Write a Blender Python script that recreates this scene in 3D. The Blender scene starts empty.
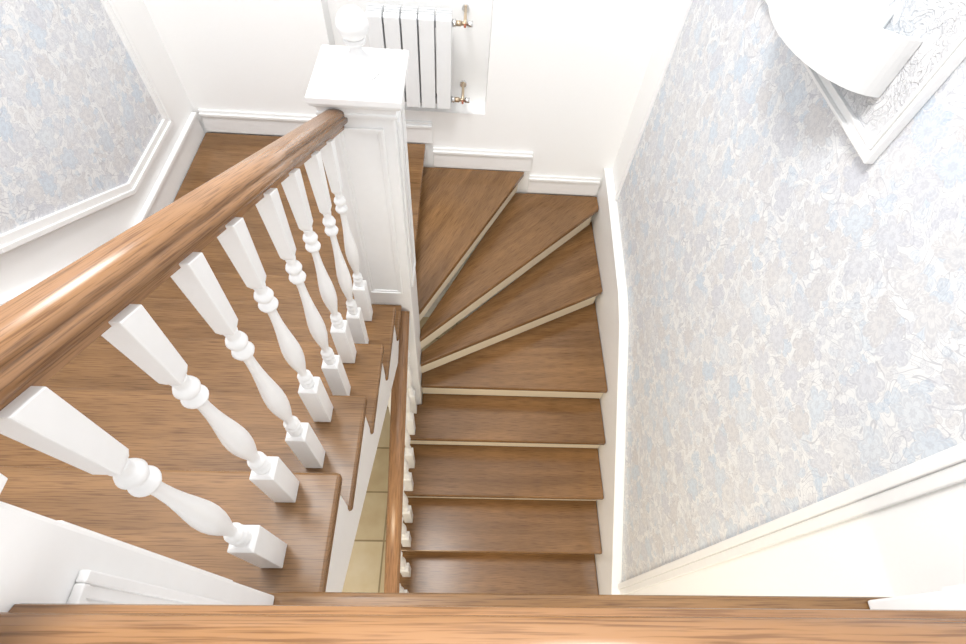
import bpy, bmesh, math, random
from mathutils import Vector, Matrix
random.seed(3)
ZC=3.82
def H(h): return ZC-h
scene=bpy.context.scene
COL=scene.collection

# ---------------- materials ----------------
def newmat(name):
    m=bpy.data.materials.new(name); m.use_nodes=True
    nt=m.node_tree; b=nt.nodes['Principled BSDF']
    return m,nt,b
def plain(name,col,rough=0.5,metal=0.0,bump=0,bscale=40,emit=None,es=1):
    m,nt,b=newmat(name)
    b.inputs['Base Color'].default_value=(*col,1); b.inputs['Roughness'].default_value=rough
    b.inputs['Metallic'].default_value=metal
    tc=nt.nodes.new('ShaderNodeTexCoord')
    n=nt.nodes.new('ShaderNodeTexNoise'); n.inputs['Scale'].default_value=bscale; n.inputs['Detail'].default_value=3
    nt.links.new(tc.outputs['Object'],n.inputs['Vector'])
    mx=nt.nodes.new('ShaderNodeMix'); mx.data_type='RGBA'
    mx.inputs[6].default_value=(*[c*0.975 for c in col],1); mx.inputs[7].default_value=(*[min(1,c*1.02) for c in col],1)
    nt.links.new(n.outputs['Fac'],mx.inputs[0]); nt.links.new(mx.outputs[2],b.inputs['Base Color'])
    if bump:
        bp=nt.nodes.new('ShaderNodeBump'); bp.inputs['Strength'].default_value=bump; bp.inputs['Distance'].default_value=0.002
        nt.links.new(n.outputs['Fac'],bp.inputs['Height']); nt.links.new(bp.outputs['Normal'],b.inputs['Normal'])
    if emit:
        b.inputs['Emission Color'].default_value=(*emit,1); b.inputs['Emission Strength'].default_value=es
    return m
def wood(name,dark,mid,light,rough=0.3):
    m,nt,b=newmat(name); N=nt.nodes; L=nt.links
    uv=N.new('ShaderNodeUVMap'); oi=N.new('ShaderNodeObjectInfo')
    add=N.new('ShaderNodeVectorMath'); add.operation='ADD'
    cmb=N.new('ShaderNodeCombineXYZ')
    mul=N.new('ShaderNodeMath'); mul.operation='MULTIPLY'; mul.inputs[1].default_value=37.0
    L.new(oi.outputs['Random'],mul.inputs[0]); L.new(mul.outputs[0],cmb.inputs[0]); L.new(mul.outputs[0],cmb.inputs[1]); 
    L.new(uv.outputs[0],add.inputs[0]); L.new(cmb.outputs[0],add.inputs[1])
    def noise(sx,sy,scale,detail,dist=0):
        mp=N.new('ShaderNodeMapping'); mp.inputs['Scale'].default_value=(sx,sy,1)
        L.new(add.outputs[0],mp.inputs['Vector'])
        n=N.new('ShaderNodeTexNoise'); n.inputs['Scale'].default_value=scale; n.inputs['Detail'].default_value=detail
        n.inputs['Distortion'].default_value=dist
        L.new(mp.outputs[0],n.inputs['Vector']); return n
    n1=noise(0.8,11,1.6,4,0.7); n2=noise(5,180,2.4,4,0.1); n3=noise(1.2,2.0,1.3,2)
    cr=N.new('ShaderNodeValToRGB'); e=cr.color_ramp.elements
    e[0].position=0.22; e[0].color=(*dark,1); e[1].position=0.78; e[1].color=(*light,1)
    k=e.new(0.5); k.color=(*mid,1)
    L.new(n1.outputs['Fac'],cr.inputs[0])
    mx=N.new('ShaderNodeMix'); mx.data_type='RGBA'; mx.blend_type='MULTIPLY'; mx.inputs[0].default_value=0.72
    cr2=N.new('ShaderNodeValToRGB'); e=cr2.color_ramp.elements
    e[0].position=0.37; e[0].color=(0.44,0.38,0.34,1); e[1].position=0.51; e[1].color=(1.05,1.04,1.01,1)
    L.new(n2.outputs['Fac'],cr2.inputs[0]); L.new(cr.outputs[0],mx.inputs[6]); L.new(cr2.outputs[0],mx.inputs[7])
    mx2=N.new('ShaderNodeMix'); mx2.data_type='RGBA'; mx2.blend_type='MULTIPLY'; mx2.inputs[0].default_value=1
    cr3=N.new('ShaderNodeValToRGB'); e=cr3.color_ramp.elements
    e[0].position=0.3; e[0].color=(0.84,0.84,0.84,1); e[1].position=0.7; e[1].color=(1.08,1.08,1.08,1)
    L.new(n3.outputs['Fac'],cr3.inputs[0]); L.new(mx.outputs[2],mx2.inputs[6]); L.new(cr3.outputs[0],mx2.inputs[7])
    L.new(mx2.outputs[2],b.inputs['Base Color']); b.inputs['Roughness'].default_value=rough
    bp=N.new('ShaderNodeBump'); bp.inputs['Strength'].default_value=0.15; bp.inputs['Distance'].default_value=0.0005
    L.new(n2.outputs['Fac'],bp.inputs['Height']); L.new(bp.outputs[0],b.inputs['Normal'])
    return m
M_wall=plain('wall_paint',(0.95,0.95,0.945),0.7,bump=0.15,bscale=220)
M_white=plain('white_lacquer',(0.91,0.91,0.907),0.32)
M_cream=plain('cream_riser',(0.82,0.73,0.57),0.45)
M_ceil=plain('ceiling_paint',(0.9,0.9,0.9),0.8)
M_rad=plain('radiator_enamel',(0.82,0.83,0.84),0.25)
M_radgap=plain('radiator_core',(0.40,0.41,0.43),0.4)
M_shade=plain('sconce_plaster',(0.80,0.80,0.80),0.5)
M_brass=plain('brass',(0.62,0.50,0.36),0.35,0.9)
M_red=plain('red_handle',(0.42,0.14,0.08),0.4)
M_steel=plain('steel',(0.8,0.8,0.8),0.25,1.0)
M_tread=wood('oak_tread',(0.148,0.074,0.028),(0.212,0.110,0.043),(0.275,0.147,0.061),0.23)
M_rail=wood('oak_handrail',(0.22,0.111,0.049),(0.30,0.156,0.070),(0.38,0.204,0.096),0.27)

class NB:
    def __init__(s,nt): s.nt=nt
    def v(s,a,inp):
        if isinstance(a,(int,float)): inp.default_value=a
        elif isinstance(a,tuple): inp.default_value=a
        else: s.nt.links.new(a,inp)
    def m(s,op,a,b=0.0,c=None,clamp=False):
        n=s.nt.nodes.new('ShaderNodeMath'); n.operation=op; n.use_clamp=clamp
        s.v(a,n.inputs[0]); s.v(b,n.inputs[1])
        if c is not None: s.v(c,n.inputs[2])
        return n.outputs[0]
    def ss(s,x,a,b):
        n=s.nt.nodes.new('ShaderNodeMapRange'); n.interpolation_type='SMOOTHSTEP'
        s.v(x,n.inputs[0]); s.v(a,n.inputs[1]); s.v(b,n.inputs[2]); n.inputs[3].default_value=0; n.inputs[4].default_value=1
        return n.outputs[0]
    def mix(s,f,a,b):
        n=s.nt.nodes.new('ShaderNodeMix'); n.data_type='RGBA'
        s.v(f,n.inputs[0]); s.v(a,n.inputs[6]); s.v(b,n.inputs[7]); return n.outputs[2]
def floral(name,strength=0.85,base=(0.81,0.82,0.83,1),mono=False,bump=False):
    m,nt,b=newmat(name); N=nt.nodes; L=nt.links; nb=NB(nt)
    tc=N.new('ShaderNodeTexCoord'); sp=N.new('ShaderNodeSeparateXYZ'); L.new(tc.outputs['Object'],sp.inputs[0])
    cb=N.new('ShaderNodeCombineXYZ'); L.new(sp.outputs['Y'],cb.inputs[0]); L.new(sp.outputs['Z'],cb.inputs[1])
    def warp(src,scale,amt,det):
        wn=N.new('ShaderNodeTexNoise'); wn.inputs['Scale'].default_value=scale; wn.inputs['Detail'].default_value=det
        L.new(src,wn.inputs['Vector'])
        sub=N.new('ShaderNodeVectorMath'); sub.operation='SUBTRACT'; L.new(wn.outputs['Color'],sub.inputs[0]); sub.inputs[1].default_value=(0.5,0.5,0.5)
        sc=N.new('ShaderNodeVectorMath'); sc.operation='SCALE'; L.new(sub.outputs[0],sc.inputs[0]); sc.inputs['Scale'].default_value=amt
        wp=N.new('ShaderNodeVectorMath'); wp.operation='ADD'; L.new(src,wp.inputs[0]); L.new(sc.outputs[0],wp.inputs[1])
        flat=N.new('ShaderNodeVectorMath'); flat.operation='MULTIPLY'; L.new(wp.outputs[0],flat.inputs[0]); flat.inputs[1].default_value=(1,1,0)
        return flat.outputs[0]
    P=warp(cb.outputs[0],14,0.034,0.5)
    def layer(scale,petals,R,off,round_=0.4):
        a=N.new('ShaderNodeVectorMath'); a.operation='MULTIPLY_ADD'; L.new(P,a.inputs[0]); a.inputs[1].default_value=(scale,scale,0); a.inputs[2].default_value=(off,off*1.7,0)
        vo=N.new('ShaderNodeTexVoronoi'); vo.voronoi_dimensions='2D'; vo.inputs['Scale'].default_value=1; vo.inputs['Randomness'].default_value=0.75
        L.new(a.outputs[0],vo.inputs['Vector'])
        d=N.new('ShaderNodeVectorMath'); d.operation='SUBTRACT'; L.new(a.outputs[0],d.inputs[0]); L.new(vo.outputs['Position'],d.inputs[1])
        s=N.new('ShaderNodeSeparateXYZ'); L.new(d.outputs[0],s.inputs[0])
        r=vo.outputs['Distance']
        col=N.new('ShaderNodeSeparateColor'); L.new(vo.outputs['Color'],col.inputs[0])
        th=nb.m('ADD',nb.m('ARCTAN2',s.outputs[1],s.outputs[0]),nb.m('MULTIPLY',col.outputs[0],6.28))
        pet=nb.m('ABSOLUTE',nb.m('COSINE',nb.m('MULTIPLY',th,petals/2)))
        edge=nb.m('MULTIPLY',nb.m('ADD',nb.m('MULTIPLY',nb.m('POWER',pet,0.6),1-round_),round_),R)
        q=nb.m('DIVIDE',r,edge)
        fill=nb.m('SUBTRACT',1.0,nb.ss(q,0.95,1.0))
        outline=nb.m('MULTIPLY',nb.ss(q,0.78,0.84),fill)
        ring=nb.m('MULTIPLY',nb.ss(nb.m('SINE',nb.m('MULTIPLY',q,12.5)),0.3,0.6),fill)
        vein=nb.m('MULTIPLY',nb.ss(nb.m('COSINE',nb.m('MULTIPLY',th,petals*4)),0.35,0.7),nb.m('MULTIPLY',fill,nb.ss(q,0.30,0.4)))
        return fill,outline,vein,ring,col
    g=(0.42,0.43,0.48,1); blue=(0.47,0.60,0.74,1); beige=(0.60,0.575,0.58,1); lil=(0.54,0.56,0.64,1)
    if mono: blue=beige=lil=(0.66,0.67,0.70,1); g=(0.42,0.43,0.46,1)
    col=base
    # fine scrollwork (thin curls)
    for (scl,o,w,st) in ((8,3.3,0.035,0.65),(15,8.1,0.04,0.45)):
        a=N.new('ShaderNodeVectorMath'); a.operation='MULTIPLY_ADD'; L.new(P,a.inputs[0]); a.inputs[1].default_value=(scl,scl,0); a.inputs[2].default_value=(o,o,0)
        n=N.new('ShaderNodeTexNoise'); n.noise_dimensions='2D'; n.inputs['Scale'].default_value=1; n.inputs['Detail'].default_value=0.6; n.inputs['Distortion'].default_value=2.0
        L.new(a.outputs[0],n.inputs['Vector'])
        fr=nb.m('ABSOLUTE',nb.m('SUBTRACT',nb.m('FRACT',nb.m('MULTIPLY',n.outputs['Fac'],6.0)),0.5))
        f=nb.m('MULTIPLY',nb.m('SUBTRACT',1.0,nb.ss(fr,w,w+0.045)),st*strength)
        col=nb.mix(f,col,g)
    for (scl,pt,R,o,st,rd) in ((27,2,0.48,5.2,0.7,0.22),(16,3,0.46,1.1,0.75,0.3),(8.8,6,0.41,2.7,1.0,0.5)):
        fill,outl,vein,ring,c=layer(scl,pt,R,o,rd)
        c1=nb.mix(nb.ss(c.outputs[1],0.30,0.32),blue,nb.mix(nb.ss(c.outputs[1],0.60,0.62),beige,lil))
        if scl<12: col=nb.mix(nb.m('MULTIPLY',fill,0.6),col,base)
        col=nb.mix(nb.m('MULTIPLY',nb.m('MULTIPLY',fill,nb.m('ADD',nb.m('MULTIPLY',c.outputs[2],0.5),0.18)),st*strength),col,c1)
        col=nb.mix(nb.m('MULTIPLY',outl,0.32*st*strength),col,g)
        col=nb.mix(nb.m('MULTIPLY',vein,0.30*strength),col,base)
        col=nb.mix(nb.m('MULTIPLY',ring,0.28*st*strength),col,g)
    L.new(col,b.inputs['Base Color']); b.inputs['Roughness'].default_value=0.55
    if bump:
        rg=N.new('ShaderNodeRGBToBW'); L.new(col,rg.inputs[0])
        bp=N.new('ShaderNodeBump'); bp.inputs['Strength'].default_value=0.9; bp.inputs['Distance'].default_value=0.012
        L.new(rg.outputs[0],bp.inputs['Height']); L.new(bp.outputs[0],b.inputs['Normal'])
    return m
M_paper=floral('floral_wallpaper')
M_relief=floral('relief_plaster',0.8,(0.84,0.84,0.85,1),True,True)
def tilemat():
    m,nt,b=newmat('stone_tile'); N=nt.nodes; L=nt.links
    tc=N.new('ShaderNodeTexCoord'); br=N.new('ShaderNodeTexBrick'); br.offset=0.0
    L.new(tc.outputs['Object'],br.inputs['Vector']); br.inputs['Scale'].default_value=1
    br.inputs['Brick Width'].default_value=0.45; br.inputs['Row Height'].default_value=0.33; br.inputs['Mortar Size'].default_value=0.006
    br.inputs['Color1'].default_value=(0.66,0.56,0.38,1); br.inputs['Color2'].default_value=(0.76,0.67,0.50,1); br.inputs['Mortar'].default_value=(0.35,0.28,0.17,1)
    n=N.new('ShaderNodeTexNoise'); n.inputs['Scale'].default_value=7; n.inputs['Detail'].default_value=6
    L.new(tc.outputs['Object'],n.inputs['Vector'])
    mx=N.new('ShaderNodeMix'); mx.data_type='RGBA'; mx.blend_type='OVERLAY'; mx.inputs[0].default_value=0.4
    L.new(br.outputs['Color'],mx.inputs[6]); L.new(n.outputs['Fac'],mx.inputs[7]); L.new(mx.outputs[2],b.inputs['Base Color'])
    b.inputs['Roughness'].default_value=0.25
    return m
M_tile=tilemat()

# ---------------- helpers ----------------
def empty(name,loc=(0,0,0)):
    o=bpy.data.objects.new(name,None); o.location=loc; COL.objects.link(o); return o
def finish(bm,name,mat,parent=None,bevel=0,smooth=False,seg=2):
    bmesh.ops.recalc_face_normals(bm,faces=bm.faces)
    me=bpy.data.meshes.new(name); bm.to_mesh(me); bm.free()
    o=bpy.data.objects.new(name,me); COL.objects.link(o)
    for mm in (mat if isinstance(mat,(list,tuple)) else [mat]): me.materials.append(mm)
    if smooth:
        for p in me.polygons: p.use_smooth=True
    if bevel:
        md=o.modifiers.new('bevel','BEVEL'); md.width=bevel; md.segments=seg; md.limit_method='ANGLE'; md.angle_limit=math.radians(40)
    if parent: o.parent=parent; o.matrix_parent_inverse=parent.matrix_world.inverted()
    return o
def add_prism(bm,pts,plane,lo,hi):
    def P(p,t):
        if plane=='xy': return (p[0],p[1],t)
        if plane=='yz': return (t,p[0],p[1])
        return (p[0],t,p[1])
    a=[bm.verts.new(P(p,lo)) for p in pts]; b=[bm.verts.new(P(p,hi)) for p in pts]
    n=len(pts); fs=[bm.faces.new(a),bm.faces.new(b)]
    for i in range(n): fs.append(bm.faces.new((a[i],a[(i+1)%n],b[(i+1)%n],b[i])))
    return fs
def prism(name,pts,plane,lo,hi,mat,parent=None,bevel=0,grain=None):
    bm=bmesh.new(); add_prism(bm,pts,plane,lo,hi)
    if grain is not None:
        uv=bm.loops.layers.uv.new('UVMap'); g=Vector((grain[0],grain[1],0)).normalized(); q=Vector((-g.y,g.x,0))
        for f in bm.faces:
            for l in f.loops:
                c=l.vert.co; l[uv].uv=(c.dot(g),c.dot(q)+c.z)
    return finish(bm,name,mat,parent,bevel)
def add_box(bm,x0,x1,y0,y1,z0,z1):
    return add_prism(bm,[(x0,y0),(x1,y0),(x1,y1),(x0,y1)],'xy',z0,z1)
def box(name,x0,x1,y0,y1,z0,z1,mat,parent=None,bevel=0,grain=None):
    return prism(name,[(x0,y0),(x1,y0),(x1,y1),(x0,y1)],'xy',z0,z1,mat,parent,bevel,grain)
def add_lathe(bm,x,y,prof,seg=24):
    rings=[]
    for (r,z) in prof:
        rings.append([bm.verts.new((x+r*math.cos(2*math.pi*i/seg),y+r*math.sin(2*math.pi*i/seg),z)) for i in range(seg)])
    for a,b in zip(rings,rings[1:]):
        for i in range(seg):
            f=bm.faces.new((a[i],a[(i+1)%seg],b[(i+1)%seg],b[i])); f.smooth=True
    bm.faces.new(rings[0]); bm.faces.new(rings[-1])
def strip_yz(bm,pts,w0,w1,x0,x1):
    """mitred strip following (y,z) polyline, between offsets w0,w1 along left normal, thickness x0..x1"""
    n=len(pts); nor=[]
    seg=[]
    for i in range(n-1):
        d=Vector((pts[i+1][0]-pts[i][0],pts[i+1][1]-pts[i][1])).normalized(); seg.append(Vector((-d.y,d.x)))
    for i in range(n):
        if i==0: v=seg[0]
        elif i==n-1: v=seg[-1]
        else:
            v=(seg[i-1]+seg[i]).normalized(); v=v/max(0.3,v.dot(seg[i]))
        nor.append(v)
    for i in range(n-1):
        q=[]
        for (k,w) in ((i,w0),(i+1,w0),(i+1,w1),(i,w1)):
            q.append((pts[k][0]+nor[k].x*w,pts[k][1]+nor[k].y*w))
        add_prism(bm,q,'yz',x0,x1)
def rail(name,p0,p1,mat,parent,w=0.07,h=0.06):
    p0=Vector(p0);p1=Vector(p1); d=(p1-p0).normalized(); side=d.cross(Vector((0,0,1))).normalized(); up=side.cross(d)
    a=w/2
    prof=[(-a*0.62,-h/2),(a*0.62,-h/2),(a*0.64,-h*0.32),(a*0.74,-h*0.26),(a*0.95,-h*0.16),(a,-0.04*h),(a*0.97,0.08*h),(a*0.84,0.13*h),(a*0.80,0.17*h),(a*0.84,0.22*h),(a*0.80,0.32*h),(a*0.64,0.42*h),(a*0.38,0.48*h),(0,0.5*h)]
    prof=prof+[(-x,z) for (x,z) in prof[-2:1:-1]]
    bm=bmesh.new(); uv=bm.loops.layers.uv.new('UVMap')
    L=(p1-p0).length
    A=[bm.verts.new(p0+side*x+up*z) for x,z in prof]; B=[bm.verts.new(p1+side*x+up*z) for x,z in prof]
    n=len(prof); per=0
    for i in range(n):
        j=(i+1)%n; l=math.dist(prof[i],prof[j])
        f=bm.faces.new((A[i],A[j],B[j],B[i])); f.smooth=i not in (0,1,len(prof)-1)
        for lp,u in zip(f.loops,((0,per),(0,per+l),(L,per+l),(L,per))): lp[uv].uv=u
        per+=l
    bm.faces.new(A); bm.faces.new(B)
    o=finish(bm,name,mat,parent)
    return o
def baluster(bm,x,y,z0,z1,s=0.046,shear=0.0,st=None):
    H0=z1-z0; hs=s/2; ht=(st or s)/2
    b=0.180*H0/0.70
    C4=((-1,-1),(1,-1),(1,1),(-1,1))
    add_box(bm,x-hs,x+hs,y-hs,y+hs,z0,z0+b-0.008)
    w0=[bm.verts.new((x+a*hs,y+c*hs,z0+b-0.008)) for a,c in C4]
    w1=[bm.verts.new((x+a*hs*0.72,y+c*hs*0.72,z0+b)) for a,c in C4]
    bm.faces.new(w1); bm.faces.new(w0)
    for i in range(4): bm.faces.new((w0[i],w0[(i+1)%4],w1[(i+1)%4],w1[i]))
    top=0.150*H0/0.70
    tz=z1-top
    v0=[bm.verts.new((x+a*ht*0.58,y+c*ht*0.58,tz)) for a,c in C4]
    v1=[bm.verts.new((x+a*ht*0.78,y+c*ht*0.78,tz+0.010)) for a,c in C4]
    v2=[bm.verts.new((x+a*ht,y+c*ht,z1-shear*c*ht)) for a,c in C4]
    bm.faces.new(v0); bm.faces.new(v2)
    for A,B in ((v0,v1),(v1,v2)):
        for i in range(4): bm.faces.new((A[i],A[(i+1)%4],B[(i+1)%4],B[i]))
    z=z0+b; T=tz-z
    pr=[(0.0160,0),(0.0155,0.012),(0.0100,0.026),(0.0095,0.040),(0.0150,0.050),(0.0170,0.062),(0.0150,0.074),(0.0098,0.084),(0.0150,0.094),(0.0162,0.104),(0.0140,0.116),(0.0090,0.130),(0.0088,0.150),(0.0110,0.19),(0.0152,0.25),(0.0185,0.31),(0.0198,0.37),(0.0192,0.43),(0.0162,0.51),(0.0127,0.59),(0.0100,0.67),(0.0086,0.75),(0.0086,0.80),(0.0100,0.815),(0.0155,0.83),(0.0182,0.848),(0.0155,0.866),(0.0098,0.878),(0.0098,0.890),(0.0150,0.902),(0.0172,0.920),(0.0150,0.938),(0.0098,0.952),(0.0098,0.97),(0.0118,1.0)]
    k=s/0.044
    add_lathe(bm,x,y,[(r*k,z+t*T) for r,t in pr],24)

# ---------------- room dims ----------------
XL,XR=-1.50,0.93; YB=2.53; YF=-2.2; ZT=ZC+1.9
box('floor',XL-0.1,XR+0.1,YF,YB+0.2,-0.1,0.0,M_tile)
box('ceiling',XL-0.1,XR+0.1,YF,YB+0.2,ZT,ZT+0.1,M_ceil)
box('wall_left',XL-0.1,XL,YF,YB+0.2,0,ZT,M_wall)
box('wall_right',XR,XR+0.1,YF,YB+0.2,0,ZT,M_wall)
NX0,NX1=-0.68,0.116; NZ0,NZ1=H(1.75),H(0.45)
bm=bmesh.new()
add_box(bm,XL,NX0,YB,YB+0.2,0,ZT); add_box(bm,NX1,XR,YB,YB+0.2,0,ZT)
add_box(bm,NX0,NX1,YB,YB+0.2,0,NZ0); add_box(bm,NX0,NX1,YB,YB+0.2,NZ1,ZT)
add_box(bm,NX0,NX1,YB+0.11,YB+0.2,NZ0,NZ1)
finish(bm,'wall_back',M_wall)

# ---------------- staircase ----------------
stair=empty('staircase')
TT=0.035
def tread(n,pts,h,grain=(1,0)):
    return prism(n,pts,'xy',H(h)-TT,H(h),M_tread,stair,0.007,grain)
XS=0.885
Ln=[(0.93,0.080),(1.10,0.325),(1.27,0.583),(1.44,0.845),(1.61,1.11),(1.78,1.37)]
xl=XL+0.022
NW=(-0.392,-0.192,1.24,1.44)
for i in range(1,6):
    h,y=Ln[i]; y0=Ln[i-1][1]-0.035
    if i<5: pts=[(xl,y0),(-0.235,y0),(-0.235,y),(xl,y)]
    else: pts=[(xl,y0),(-0.235,y0),(-0.235,1.238),(-0.394,1.238),(-0.394,y),(xl,y)]
    tread('tread_upper_%d'%i,pts,h)
tread('quarter_landing',[(xl,1.335),(-0.394,1.335),(-0.394,1.442),(-0.222,1.442),(-0.222,YB-0.02),(xl,YB-0.02)],1.95,(1,0))
bm=bmesh.new()
for i in range(0,6):
    h,y=Ln[i]; nh=Ln[i+1][0] if i<5 else 1.95
    x1=-0.27 if i<5 else -0.40
    add_box(bm,xl,x1,y-0.045,y-0.028,H(nh),H(h)-TT)
finish(bm,'risers_upper',M_white,stair)
yb=YB-0.02; xn=-0.190
C=((xn,1.437),(0.385,yb)); B=((xn,1.375),(XS,2.40)); A=((xn,1.32),(XS,1.868))
tread('winder_1',[(-0.245,1.445),(xn,1.445),C[0],C[1],(-0.245,yb)],2.12,(0.45,1.0))
tread('winder_2',[(xn,1.44),B[0],B[1],(XS,yb),(0.33,yb)],2.29,(1.0,0.97))
tread('winder_3',[(xn,1.40),A[0],A[1],(XS,2.46)],2.46,(1.0,0.55))
tread('winder_4',[(xn,1.36),(xn,1.277),(XS,1.277),(XS,1.93)],2.63,(1.0,0.08))
Rn=[(2.63,1.277),(2.80,1.025),(2.97,0.756),(3.14,0.490),(3.31,0.226),(3.48,-0.036),(3.65,-0.30)]
for i in range(1,7):
    h,y=Rn[i]; y1=Rn[i-1][1]+0.035
    pts=[(-0.285,y),(XS,y),(XS,y1),(-0.285,y1)]
    if i==1: pts=[(-0.285,y),(XS,y),(XS,1.31),(-0.189,1.31),(-0.189,1.236),(-0.285,1.236)]
    tread('tread_lower_%d'%i,pts,h)
def riser(bm,p,q,ht,hb,inner):
    p=Vector((*p,0)); q=Vector((*q,0)); d=(q-p).normalized(); n=Vector((-d.y,d.x,0))*inner
    a=p+n*0.030; b=q+n*0.030; c=q+n*0.041; e=p+n*0.041
    add_prism(bm,[(v.x,v.y) for v in (a,b,c,e)],'xy',H(hb)+0.0005,H(ht)-TT)
bm=bmesh.new()
riser(bm,(-0.222,1.45),(-0.222,yb),1.95,2.12,1)
riser(bm,C[0],C[1],2.12,2.29,1); riser(bm,B[0],B[1],2.29,2.46,1); riser(bm,A[0],A[1],2.46,2.63,1)
riser(bm,(-0.189,1.277),(XS,1.277),2.63,2.80,1)
for i in range(1,7):
    h,y=Rn[i]; nh=Rn[i+1][0] if i<6 else 3.82
    riser(bm,(-0.262,y),(XS,y),h,nh,1)
finish(bm,'risers_lower',M_cream,stair)
top=[]
for i in range(1,6):
    h,y=Ln[i]; y0=Ln[i-1][1]-0.03
    top+= [(y0,H(h)-TT),(y-0.03,H(h)-TT)]
top[-1]=(1.238,H(1.78)-TT)
top[0]=(0.0,H(1.10)-TT)
low=[(1.238,H(2.05)),(0.0,H(1.27))]
prism('string_upper',top+low,'yz',-0.268,-0.243,M_white,stair)
prism('soffit_upper',[(1.238,H(2.05)),(0.0,H(1.27)),(0.0,H(1.25)),(1.238,H(2.03))],'yz',xl,-0.27,M_white,stair)
box('soffit_landing',xl,-0.25,1.46,yb,H(2.10),H(1.99),M_white,stair)
top=[]
for i in range(1,7):
    h,y=Rn[i]; y1=Rn[i-1][1]+0.03
    top+=[(min(y1,1.236),H(h)-TT),(y+0.03,H(h)-TT)]
top+=[(-0.27,0.0),(0.02,0.0),(1.236,H(3.05))]
prism('string_lower',top,'yz',-0.275,-0.262,M_white,stair)
polyR=[(YB-0.0,H(2.085)),(2.27,H(2.115)),(1.66,H(2.215)),(1.50,H(2.275)),(0.31,H(3.02)),(-0.85,H(3.76))]
pts=polyR+[(-0.85,0.0),(YB,0.0)]
prism('string_wall_right',pts,'yz',0.888,0.929,M_white,stair,0.003)
bm=bmesh.new(); strip_yz(bm,polyR,-0.014,0.006,0.876,0.929); strip_yz(bm,polyR,0.006,0.022,0.882,0.929)
finish(bm,'string_wall_moulding',M_white,stair,0.003)

box('floor_upper',XL+0.001,XR-0.001,YF,0.03,H(0.93)-0.22,H(0.93)-TT,M_wall)
box('floor_upper_boards',XL+0.002,XR-0.002,YF,0.084,H(0.93)-TT+0.0005,H(0.93),M_tread,None,0.007,(1,0))

# ---------------- newels ----------------
def panel_frame(bm,face,c0,c1,z0,z1,plane_pos,out):
    w=0.016; t=0.008
    def bx(a0,a1,b0,b1,tt):
        lo,hi=sorted((plane_pos,plane_pos+out*tt))
        if face=='x': add_box(bm,lo,hi,a0,a1,b0,b1)
        else: add_box(bm,a0,a1,lo,hi,b0,b1)
    for (g,tt) in ((0,t),(w*0.5,t*0.55)):
        a0,a1,b0,b1=c0+g,c1-g,z0+g,z1-g
        ww=w*0.55 if g==0 else w*0.6
        bx(a0,a0+ww,b0,b1,tt); bx(a1-ww,a1,b0,b1,tt); bx(a0+ww,a1-ww,b0,b0+ww,tt); bx(a0+ww,a1-ww,b1-ww,b1,tt)
def newel(name,x0,x1,y0,y1,hb,ht,finial=True,faces=('x0','x1','y0','y1'),zb_panel=None,k=1.0,xmax=None,zt=None,m=0.033):
    e=empty(name,((x0+x1)/2,(y0+y1)/2,H(hb)))
    bpy.context.view_layer.update()
    box('post',x0,x1,y0,y1,H(hb),H(ht),M_white,e,0.004)
    bm=bmesh.new(); zt=zt or H(ht)-0.07; zb=(zb_panel if zb_panel else H(hb)+0.12)
    if 'y0' in faces: panel_frame(bm,'y',x0+m,x1-m,zb,zt,y0,-1)
    if 'y1' in faces: panel_frame(bm,'y',x0+m,x1-m,zb,zt,y1,1)
    if 'x0' in faces: panel_frame(bm,'x',y0+m,y1-m,zb,zt,x0,-1)
    if 'x1' in faces: panel_frame(bm,'x',y0+m,y1-m,zb,zt,x1,1)
    finish(bm,'panel_mouldings',M_white,e,0.0015)
    bm=bmesh.new(); z=H(ht)
    cx,cy=(x0+x1)/2,(y0+y1)/2; hx,hy=(x1-x0)/2,(y1-y0)/2
    prof=[(0.004,-0.035),(0.009,-0.035),(0.010,-0.025),(0.006,-0.022),(0.008,-0.008),(0.016,0.0),(0.020,0.002),(0.0215,0.010),(0.025,0.012),(0.025,0.030),(0.020,0.035),(0.012,0.036)]
    prev=None
    for (o,dz) in prof:
        vs=[]
        for a,b in ((-1,-1),(1,-1),(1,1),(-1,1)):
            X=cx+a*(hx+o)
            if xmax is not None: X=min(X,xmax)
            vs.append(bm.verts.new((X,cy+b*(hy+o),z+dz)))
        if prev:
            for i in range(4): bm.faces.new((prev[i],prev[(i+1)%4],vs[(i+1)%4],vs[i]))
        else: bm.faces.new(vs)
        prev=vs
    bm.faces.new(prev)
    finish(bm,'cap',M_white,e,0.001)
    if finial:
        bm=bmesh.new(); z=H(ht)+0.036
        pr=[(0.056,0),(0.058,0.008),(0.057,0.018),(0.049,0.021),(0.047,0.026),(0.048,0.032),(0.040,0.037),(0.027,0.045),(0.018,0.058),(0.0155,0.070),(0.017,0.076),(0.027,0.079),(0.030,0.085),(0.027,0.091),(0.020,0.094)]
        R=0.041; zc=0.088+R*0.90
        for i in range(4,24):
            a=-math.pi/2+math.pi*i/24
            pr.append((R*math.cos(a),zc+R*math.sin(a)))
        pr.append((0.001,zc+R))
        add_lathe(bm,cx,cy,[(r*k,z+d*k) for r,d in pr],40)
        finish(bm,'ball_finial',M_shade,e)
    return e
newel('newel_post',*NW,3.05,0.850,True,zb_panel=H(1.70))
newel('newel_post',-0.48,-0.27,-0.135,0.078,0.928,0.285,True,zt=H(0.43),m=0.026)
newel('newel_post',0.70,0.926,-0.135,0.078,0.928,0.285,False,('x0','y1'),xmax=0.927)

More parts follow.
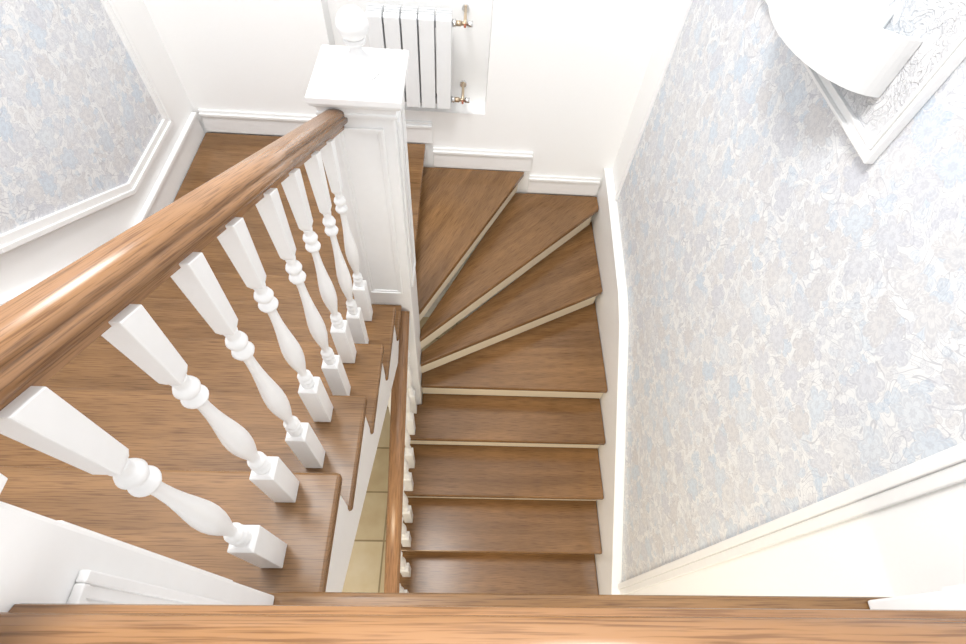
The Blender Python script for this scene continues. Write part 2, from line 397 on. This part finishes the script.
# ---------------- railings ----------------
RX=-0.352
def rh(y): return 0.312+(y-0.08)*0.503
r1=empty('stair_railing',(RX,0.6,H(1.2))); bpy.context.view_layer.update()
rail('handrail',(RX,0.079,H(rh(0.079))),(RX,1.239,H(rh(1.239))),M_rail,r1,0.062,0.056)
bm=bmesh.new()
for (y,h) in ((0.160,1.10),(0.282,1.10),(0.405,1.27),(0.525,1.27),(0.665,1.44),(0.790,1.44),(0.935,1.61),(1.060,1.61)):
    baluster(bm,-0.338,y,H(h)+0.0005,H(rh(y)+0.024),0.043,0.503,0.034)
finish(bm,'balusters',M_white,r1,0.0015)
r2=empty('stair_railing',(-0.235,0.6,H(2.5))); bpy.context.view_layer.update()
def rl(y): return 1.83+(1.24-y)*0.645
rail('handrail',(-0.238,-0.30,H(rl(-0.30))),(-0.238,1.239,H(rl(1.239))),M_rail,r2,0.066,0.06)
bm=bmesh.new()
for i in range(1,7):
    h,y=Rn[i]
    for dy in (0.045,0.175):
        baluster(bm,-0.238,y+dy,H(h)+0.0005,H(rl(y+dy)+0.026),0.046,-0.645,0.04)
finish(bm,'balusters',M_white,r2,0.0015)
newel('newel_post',-0.33,-0.15,-0.49,-0.302,3.82,2.72,True)
r3=empty('landing_railing',(0.2,-0.03,H(0.9))); bpy.context.view_layer.update()
rail('handrail',(-0.269,-0.0100,H(0.385)),(0.699,-0.0100,H(0.385)),M_rail,r3,0.074,0.06)
bm=bmesh.new()
for i in range(8):
    baluster(bm,-0.269+0.968*(i+0.5)/8,-0.02,H(0.93)+0.0005,H(0.413),0.042)
finish(bm,'balusters',M_white,r3,0.0015)

# ---------------- wallpaper & trims ----------------
YN=0.315
wp=[(2.27,H(2.085)),(1.66,H(2.19)),(1.50,H(2.25)),(YN,H(2.99)),(YN,ZT-0.02),(2.27,ZT-0.02)]
prism('wallpaper_right',wp,'yz',XR-0.004,XR-0.0005,M_paper)
bm=bmesh.new()
strip_yz(bm,[(YN,H(3.0)),(YN,ZT-0.02)],-0.005,0.022,XR-0.022,XR-0.0005)
strip_yz(bm,[(YN,H(3.0)),(YN,ZT-0.02)],0.022,0.05,XR-0.014,XR-0.0005)
finish(bm,'trim_1',M_white,None,0.003)
bm=bmesh.new()
strip_yz(bm,[(2.27,H(2.09)),(2.27,ZT-0.02)],-0.022,0.005,XR-0.018,XR-0.0005)
finish(bm,'trim_2',M_white,None,0.003)
lp=[(2.26,H(1.70)),(1.76,H(1.70)),(1.10,H(1.345)),(-1.2,H(-0.05))]
wp=[(2.26,ZT-0.02)]+lp+[(-1.2,ZT-0.02)]
prism('wallpaper_left',wp,'yz',XL+0.0005,XL+0.004,M_paper)
bm=bmesh.new()
line=[(2.26,ZT-0.02)]+lp
strip_yz(bm,line,-0.002,0.02,XL+0.0005,XL+0.022); strip_yz(bm,line,-0.032,-0.002,XL+0.0005,XL+0.014)
finish(bm,'trim_3',M_white,None,0.003)
def bb_back(x0,x1,h,nm):
    bm=bmesh.new(); y=YB
    add_box(bm,x0,x1,y-0.018,y-0.0005,H(h)+0.0005,H(h)+0.105)
    add_box(bm,x0,x1,y-0.026,y-0.0005,H(h)+0.105,H(h)+0.122)
    add_box(bm,x0,x1,y-0.014,y-0.0005,H(h)+0.122,H(h)+0.138)
    return finish(bm,nm,M_white,None,0.003)
bb_back(XL+0.03,-0.18,1.95,'baseboard_back'); bb_back(-0.178,0.42,2.12,'baseboard_back.001'); bb_back(0.422,0.875,2.29,'baseboard_back.002')
bm=bmesh.new()
bl=[(YB-0.03,H(1.83)),(1.52,H(1.83)),(0.0,H(0.845))]
prism_pts=bl+[(0.0,H(1.2)),(1.2,H(1.95)),(YB-0.03,H(1.97))]
add_prism(bm,prism_pts,'yz',XL+0.0005,XL+0.018)
strip_yz(bm,bl,-0.016,0.004,XL+0.0005,XL+0.027)
finish(bm,'baseboard_left',M_white,None,0.003)

# ---------------- radiator ----------------
rad=empty('radiator',(-0.27,2.5,H(1.68))); bpy.context.view_layer.update()
z0,z1=H(1.675),H(1.20); yf=2.435
for i in range(5):
    xa=-0.47+0.08*i; xb=xa+0.08
    bm=bmesh.new()
    add_box(bm,xa+0.004,xb-0.004,yf,yf+0.009,z0+0.01,z1-0.012)
    add_prism(bm,[(yf,z1-0.014),(yf+0.010,z1-0.014),(yf+0.022,z1),(yf+0.015,z1+0.001)],'yz',xa+0.004,xb-0.004)
    finish(bm,'section_front_%d'%i,M_rad,rad,0.003)
    bm=bmesh.new()
    for k in range(4):
        y=yf+0.032+k*0.023
        add_box(bm,xa+0.005,xb-0.005,y,y+0.009,z0+0.02,z1-(0.0 if k<3 else 0.01))
    add_box(bm,xa+0.034,xb-0.034,yf+0.005,yf+0.10,z0+0.02,z1-0.03)
    finish(bm,'section_fins_%d'%i,M_rad,rad,0.002)
bm=bmesh.new()
for z in (z0+0.035,z1-0.045):
    add_box(bm,-0.466,-0.074,yf+0.03,yf+0.075,z-0.018,z+0.018)
finish(bm,'headers',M_radgap,rad,0.006)
def cyl(bm,p0,p1,r,seg=16):
    p0=Vector(p0);p1=Vector(p1); d=(p1-p0).normalized(); a=d.orthogonal().normalized(); b=d.cross(a)
    A=[bm.verts.new(p0+(a*math.cos(t)+b*math.sin(t))*r) for t in [2*math.pi*i/seg for i in range(seg)]]
    B=[bm.verts.new(p1+(a*math.cos(t)+b*math.sin(t))*r) for t in [2*math.pi*i/seg for i in range(seg)]]
    for i in range(seg): bm.faces.new((A[i],A[(i+1)%seg],B[(i+1)%seg],B[i])).smooth=True
    bm.faces.new(A); bm.faces.new(B)
yv=yf+0.052
bm=bmesh.new(); bs=bmesh.new(); br=bmesh.new()
for z in (z0+0.035,z1-0.045):
    cyl(bs,(-0.072,yv,z),(-0.055,yv,z),0.017); cyl(bm,(-0.056,yv,z),(-0.03,yv,z),0.013,6); cyl(bm,(-0.03,yv,z),(0.0,yv,z),0.009)
    cyl(bm,(-0.012,yv,z),(-0.012,YB+0.112,z),0.007)
    cyl(bs,(0.0,yv,z),(0.025,yv,z),0.014); cyl(br,(-0.012,yv-0.008,z),(-0.012,yv-0.028,z),0.006)
    cyl(bs,(-0.012,YB+0.098,z),(-0.012,YB+0.109,z),0.018)
finish(bm,'valve_bodies',M_brass,rad); finish(bs,'couplings',M_steel,rad); finish(br,'valve_handles',M_red,rad)

# ---------------- wall frame & sconce ----------------
fr=empty('ornate_wall_frame',(XR,1.32,H(0.4))); bpy.context.view_layer.update()
fy0,fy1,fz0,fz1=0.93,1.74,H(0.714),H(-0.25)
prism('relief_panel',[(fy0+0.03,fz0+0.03),(fy1-0.03,fz0+0.03),(fy1-0.03,fz1-0.03),(fy0+0.03,fz1-0.03)],'yz',XR-0.010,XR-0.0045,M_relief,fr)
bm=bmesh.new()
def fring(o0,o1,t):
    a=[(fy0+o0,fz0+o0),(fy1-o0,fz0+o0),(fy1-o0,fz1-o0),(fy0+o0,fz1-o0)]
    b=[(fy0+o1,fz0+o1),(fy1-o1,fz0+o1),(fy1-o1,fz1-o1),(fy0+o1,fz1-o1)]
    for i in range(4):
        j=(i+1)%4; add_prism(bm,[a[i],a[j],b[j],b[i]],'yz',XR-t,XR-0.0045)
fring(0,0.008,0.026); fring(0.008,0.022,0.015); fring(0.022,0.030,0.020)
finish(bm,'frame_moulding',M_white,fr,0.002)
sc=empty('wall_sconce',(XR,1.30,H(0.56))); bpy.context.view_layer.update()
cyS,ryS,rxS=1.30,0.262,0.150
def halfshell(bm,cy,ry,rx,t,za,zb,n=40,x=XR-0.012):
    o=[];i_=[]
    for k in range(n+1):
        a=math.pi*k/n
        o.append((x-rx*math.sin(a),cy+ry*math.cos(a))); i_.append((x-(rx-t)*math.sin(a),cy+(ry-t)*math.cos(a)))
    for k in range(n):
        add_prism(bm,[o[k],o[k+1],i_[k+1],i_[k]],'xy',za,zb)
bm=bmesh.new(); halfshell(bm,cyS,ryS,rxS,0.010,H(0.62),H(0.495))
bmesh.ops.remove_doubles(bm,verts=bm.verts,dist=1e-5)
finish(bm,'shade',M_shade,sc)
pts=[(XR-0.013-(rxS-0.012)*math.sin(math.pi*k/40),cyS+(ryS-0.012)*math.cos(math.pi*k/40)) for k in range(41)]
M_glow=plain('sconce_diffuser',(0.42,0.56,0.66),0.3)
prism('diffuser',pts,'xy',H(0.59),H(0.58),M_glow,sc)
box('wall_plate',XR-0.0165,XR-0.0105,1.16,1.46,H(0.61),H(0.50),M_shade,sc,0.002)

# ---------------- lights ----------------
def area(name,loc,rot,sx,sy,p,col):
    l=bpy.data.lights.new(name,'AREA'); l.shape='RECTANGLE'; l.size=sx; l.size_y=sy; l.energy=p; l.color=col
    o=bpy.data.objects.new(name,l); o.location=loc; o.rotation_euler=rot; COL.objects.link(o); return o
area('overhead_key',(-0.55,1.0,ZT-0.03),(0,0,0),0.8,0.9,92,(1.0,0.99,0.97))  # unseen overhead area light, added to brighten the stairwell and shape its shadows
area('rear_fill',(-0.28,-2.1,ZC+0.4),(math.radians(75),0,0),2.0,1.6,33,(0.95,0.98,1.0))  # cool fill added behind the camera; no window is built there
area('lower_fill',(-0.5,-0.9,H(0.93)-0.26),(math.radians(25),0,0),1.0,0.6,42,(1.0,0.84,0.60))  # unseen warm fill added under the upper floor to brighten lower risers and tiles
w=bpy.data.worlds.new('World'); scene.world=w; w.use_nodes=True
w.node_tree.nodes['Background'].inputs[0].default_value=(0.95,0.97,1,1); w.node_tree.nodes['Background'].inputs[1].default_value=0.9
try: scene.view_settings.view_transform='Standard'
except Exception: pass

# ---------------- camera ----------------
R=Vector((0.998,0.0021,0.0623)).normalized()
Bk=Vector((-0.0511,-0.5467,0.8357)).normalized()
U=Bk.cross(R).normalized(); R=U.cross(Bk)
cam=bpy.data.cameras.new('camera'); co=bpy.data.objects.new('camera',cam); COL.objects.link(co)
co.matrix_world=Matrix(((R.x,U.x,Bk.x,0),(R.y,U.y,Bk.y,0),(R.z,U.z,Bk.z,ZC),(0,0,0,1)))
cam.sensor_width=36; cam.lens=510/966*36; cam.clip_start=0.02
scene.camera=co
